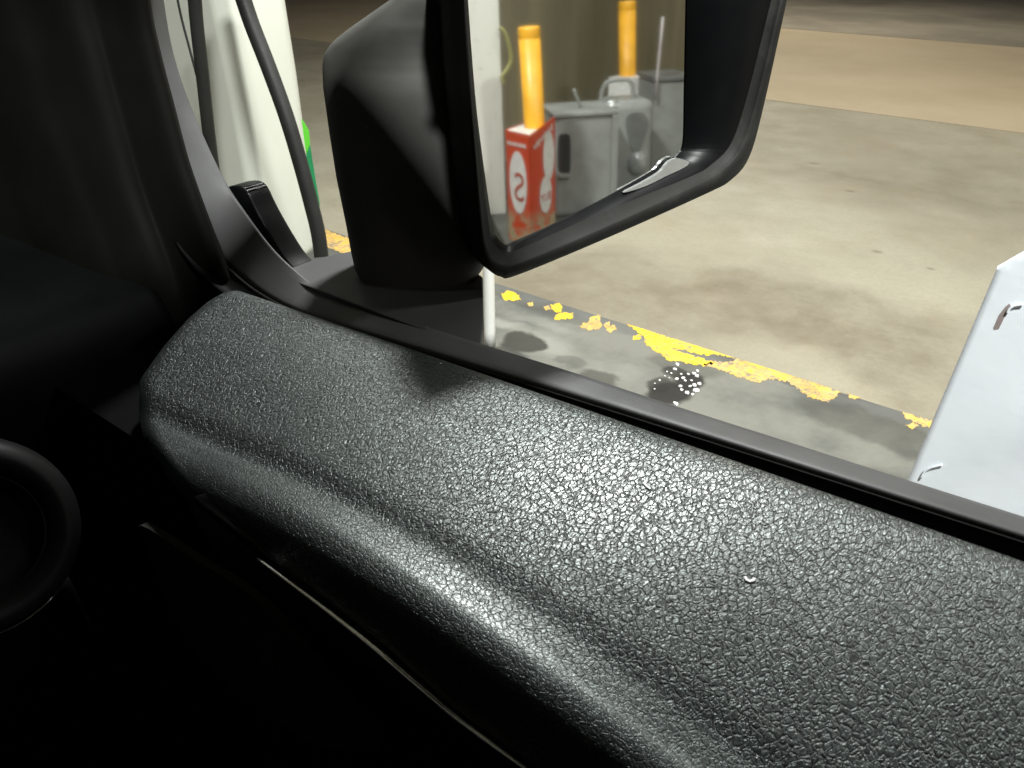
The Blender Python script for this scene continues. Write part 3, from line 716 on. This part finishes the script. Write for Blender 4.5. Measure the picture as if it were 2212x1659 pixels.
# red printed sleeve round the first bollard
def sleeve(corners, Dtop, flap, label, skin='red_worn', grp='printed sleeves round the bollards'):
    cx_, cy_ = np.mean([c[0] for c in corners]), np.mean([c[1] for c in corners])
    o = empty('bollard_sleeve', label, 'bollard sleeve', W((cx_, cy_, ISLAND_D)), 'printed sleeves round the bollards')
    n = len(corners)
    for i in range(n):
        a, b = corners[i], corners[(i + 1) % n]
        nrm = Vector((b[1] - a[1], 0, 0))
        q = [W((a[0], a[1], Dtop)), W((b[0], b[1], Dtop - (flap if i == 1 else 0))), W((b[0], b[1], ISLAND_D - .001)), W((a[0], a[1], ISLAND_D - .001))]
        mid = (q[0] + q[2]) / 2; inw = (W((cx_, cy_, 0)) - Vector((mid.x, mid.y, CAM_Z))); inw.z = 0; inw.normalize()
        prism('side_panel', q, inw * .004, M[skin], o)
    box('top_panel', 0, 1, 0, 1, 0, 1, M['white_print'], o) if False else None
    q = [W((cx_ + (c[0] - cx_) * .97, cy_ + (c[1] - cy_) * .97, Dtop + .004)) for c in corners]
    prism('top_panel', q, (0, 0, -.003), M['white_print'], o)
    return o
def at_m(x, F):
    p = mir(x, 300, F=F); return (p[0], p[1])
nearc = at_m(1144, -2.76); leftc = at_m(1092, -2.95); rightc = at_m(1199, -2.98)
farc = (leftc[0] + rightc[0] - nearc[0], leftc[1] + rightc[1] - nearc[1])
Dt = mir(1144, 292, F=-2.76)[2]
s1 = sleeve([leftc, nearc, rightc, farc], Dt, .045, 'red sleeve printed with white ovals around the yellow bollard beside the white column')
def face_frame(a, b, u, D):
    """point on the sleeve face from a to b, u along, D depth, matrix with x along face, y up, z out"""
    A, B = W((a[0], a[1], 0)), W((b[0], b[1], 0)); x = (B - A).normalized(); z = Vector((0, 0, 1)); nrm = x.cross(z)
    if nrm.dot(W((0.4, .6, 0)) - A) < 0: nrm = -nrm; 
    xx = z.cross(nrm)
    o = A.lerp(B, u); o.z = CAM_Z - D
    return Matrix((xx.to_4d(), z.to_4d(), nrm.to_4d(), (o + nrm * .002).to_4d())).transposed(), nrm
def oval(a, b, u, D, w, h, mat, parent, lift=0):
    m, nrm = face_frame(a, b, u, D)
    for r in range(3): m[3][r] = 0
    m[3][3] = 1
    prism('printed_oval', [(m @ Vector((w * math.cos(q), h * math.sin(q), lift))) for q in [math.pi * i / 16 for i in range(32)]], nrm * .0008, mat, parent)
def word(a, b, u, D, body, size, mat, parent, lift=.0016):
    m, nrm = face_frame(a, b, u, D)
    for r in range(3): m[3][r] = 0
    m[3][3] = 1
    text_mesh('lettering', body, size, mat, parent, m @ Matrix.Translation((0, 0, lift)))
def fD(x, y, a, b):
    """depth D of mirror pixel on the face a-b"""
    m = onm(x, y, -.0178); d = ray(x, y); d = d / np.linalg.norm(d); d = d - 2 * d.dot(mn) * mn
    nx, ny = -(b[1] - a[1]), b[0] - a[0]
    tt = ((a[0] - m[0]) * nx + (a[1] - m[1]) * ny) / (d[0] * nx + d[1] * ny); p = m + d * tt
    L = math.hypot(b[0] - a[0], b[1] - a[1]); u = ((p[0] - a[0]) * (b[0] - a[0]) + (p[1] - a[1]) * (b[1] - a[1])) / L ** 2
    return u, p[2]
u, D = fD(1120, 395, leftc, nearc); L1 = math.hypot(nearc[0] - leftc[0], nearc[1] - leftc[1])
oval(leftc, nearc, u, D, L1 * .36, .165, M['white_print'], s1)
word(leftc, nearc, u + .05, D + .03, 'S', .22, M['red_text'], s1)
L2 = math.hypot(rightc[0] - nearc[0], rightc[1] - nearc[1])
u, D = fD(1178, 420, nearc, rightc); oval(nearc, rightc, u, D, L2 * .24, .10, M['white_print'], s1, .0009)
word(nearc, rightc, u, D + .015, 'BUY', .065, M['red_text'], s1, .0024)
u, D = fD(1190, 335, nearc, rightc); oval(nearc, rightc, min(u, .72), D, L2 * .22, .13, M['white_print'], s1)
for k in range(9):
    u, D = fD(1154 + k * 4.6, 318 - k * 5.4, nearc, rightc); m_, nrm_ = face_frame(nearc, rightc, u, D)
    for r in range(3): m_[3][r] = 0
    m_[3][3] = 1
    w_, h_ = .0075, .012 + .004 * (k % 3)
    prism('printed_mark', [m_ @ Vector(v) for v in ((-w_, -h_, 0), (w_, -h_ * .6, 0), (w_ * .7, h_, 0), (-w_ * .8, h_ * .8, 0))], nrm_ * .0008, M['white_print'], s1)
for k in range(8):
    u, D = fD(1098 + k * 5.2, 308 + k * 1.2, leftc, nearc); m_, nrm_ = face_frame(leftc, nearc, u, D)
    for r in range(3): m_[3][r] = 0
    m_[3][3] = 1
    w_, h_ = .0075, .009 + .003 * (k % 2)
    prism('printed_mark', [m_ @ Vector(v) for v in ((-w_, -h_, 0), (w_, -h_ * .6, 0), (w_ * .7, h_, 0), (-w_ * .8, h_ * .8, 0))], nrm_ * .0008, M['white_print'], s1)
attach(s1)
c2 = b2[:2]
s2 = sleeve([(c2[0] + .05, c2[1] - .18), (c2[0] + .2, c2[1] + .02), (c2[0] + .02, c2[1] + .42), (c2[0] - .15, c2[1] + .22)], mir(1430, 156, F=-4.6)[2], .0, 'pale sleeve around the far bollard behind the grey cans', 'white_print')
attach(s2)

# grey wash bin, can and box
gb = empty('wash_bin', 'tall grey plastic bin with dark dispenser slot next to the red sleeve in the mirror', 'bin', W((-3.1, 1.6, ISLAND_D)))
ga, gB = mir(1198, 300, F=-3.30)[1], mir(1330, 300, F=-3.30)[1]; gt = mir(1260, 250, F=-3.30)[2]
box('body', -3.67, -3.30, ga, gB, gt, ISLAND_D - .002, M['grey_plastic'], gb, bevel=.022)
box('lid', -3.68, -3.285, ga - .008, gB + .010, gt - .022, gt + .003, M['grey_plastic'], gb, bevel=.008)
box('edge_post', -3.305, -3.282, gB - .028, gB + .012, gt + .004, ISLAND_D - .002, M['grey_plastic'], gb, bevel=.006)
s_ = [W(mir(x, y, F=-3.296)) for x, y in smoothpath([(1206, 300), (1214, 290), (1226, 290), (1232, 300), (1232, 366), (1224, 374), (1210, 372), (1205, 360)], 3, True)]
prism('slot', s_, (-.008, 0, 0), M['dark_plastic'], gb)
box('pull', -3.296, -3.275, mir(1208, 378, F=-3.28)[1], mir(1232, 378, F=-3.28)[1], mir(1220, 376, F=-3.28)[2], mir(1220, 384, F=-3.28)[2], M['grey_plastic'], gb, bevel=.003)
tube('lever', [W(mir(x, y, F=-3.44)) for x, y in ((1258, 256), (1252, 225), (1242, 200), (1240, 192))], .009, M['grey_plastic'], gb, 8)
attach(gb)

jn = empty('water_can', 'grey moulded can with loop handle standing behind the grey bin in the mirror', 'can', W((-3.6, 1.95, ISLAND_D)))
ja, jb = mir(1318, 300, F=-3.55)[1], mir(1412, 300, F=-3.55)[1]; jt = mir(1360, 218, F=-3.55)[2]
box('body', -3.85, -3.55, ja, jb, jt, ISLAND_D - .002, M['grey_plastic'], jn, bevel=.055, smooth=True)
jc = (ja + jb) / 2
rec_ = [W(mir(x, y, F=-3.545)) for x, y in smoothpath([(1352, 262), (1362, 246), (1388, 244), (1400, 262), (1392, 300), (1380, 330), (1368, 330), (1358, 300)], 3, True)]
prism('recess', rec_, (-.006, 0, 0), plain('grey_recess', (.13, .13, .125), .5), jn)  # flat darker plate; the shade of the hollow is put into its colour
bowl = bmesh.new(); pc_ = W(mir(1374, 352, F=-3.575)); bmesh.ops.create_uvsphere(bowl, u_segments=24, v_segments=14, radius=1, matrix=Matrix.Translation(pc_) @ Matrix.Diagonal((.06, .075, .085, 1)))
from_bm('bowl', bowl, plain('grey_gloss', (.28, .285, .28), .2), jn, True)
tube('handle', [W(mir(x, y, F=-3.66)) for x, y in smoothpath([(1298, 232), (1300, 200), (1312, 178), (1340, 172), (1364, 178), (1368, 220)], 5)], .014, M['grey_plastic'], jn, 10)
cap = bmesh.new(); pc_ = W(mir(1318, 230, F=-3.6)); bmesh.ops.create_uvsphere(cap, u_segments=24, v_segments=12, radius=1, matrix=Matrix.Translation(pc_) @ Matrix.Diagonal((.05, .075, .04, 1)))
from_bm('cap', cap, M['silver'], jn, True)
attach(jn)

gx = empty('squeegee_box', 'grey lidded box with a pale squeegee stick beside the handled can in the mirror', 'box', W((-4.2, 2.4, ISLAND_D)))
ka, kb = mir(1410, 250, F=-4.0)[1], mir(1490, 250, F=-4.0)[1]; kt = mir(1440, 176, F=-4.0)[2]
box('body', -4.35, -4.0, ka, kb, kt, ISLAND_D - .002, M['grey_plastic'], gx, bevel=.012)
box('lid', -4.37, -3.985, ka - .01, kb + .01, kt - .03, kt - .002, plain('dark_grey_lid', (.13, .13, .125), .45), gx, bevel=.008)
tube('squeegee_stick', [W(mir(x, y, F=-3.97)) for x, y in ((1416, 215), (1420, 160), (1427, 90), (1432, 36))], .009, M['white_rod'], gx, 8)
attach(gx)

# ------------------------------------------------------------------ lint on the leather
def lint(pts, r, label):
    dg = bpy.context.evaluated_depsgraph_get(); P = []
    for x, y in pts:
        d = W(ray(x, y)) - Vector((0, 0, CAM_Z)); ok, loc, nr_, *_ = pad.ray_cast(Vector((0, 0, CAM_Z)), d.normalized())
        P.append((loc if ok else W(at(x, y, R=.37))) + Vector((0, 0, .0006)))
    L_, R_ = [], []
    for i, p in enumerate(P):
        d = (P[min(i + 1, len(P) - 1)] - P[max(i - 1, 0)]).normalized(); sd_ = d.cross(Vector((0, 0, 1))).normalized() * r
        L_.append(p + sd_); R_.append(p - sd_)
    tag(prism('lint', L_ + R_[::-1], (0, 0, .0003), M['lint']), label, 'lint', 'lint specks on the door top')
bpy.context.view_layer.update()
lint([(1389, 1044), (1397, 1052), (1405, 1058)], .0008, 'short straight white lint thread on the upper middle of the leather door top')
lint([(1609, 1247), (1612, 1254), (1619, 1257), (1627, 1255), (1629, 1250)], .0009, 'tiny curled white lint fleck on the right half of the leather door top')
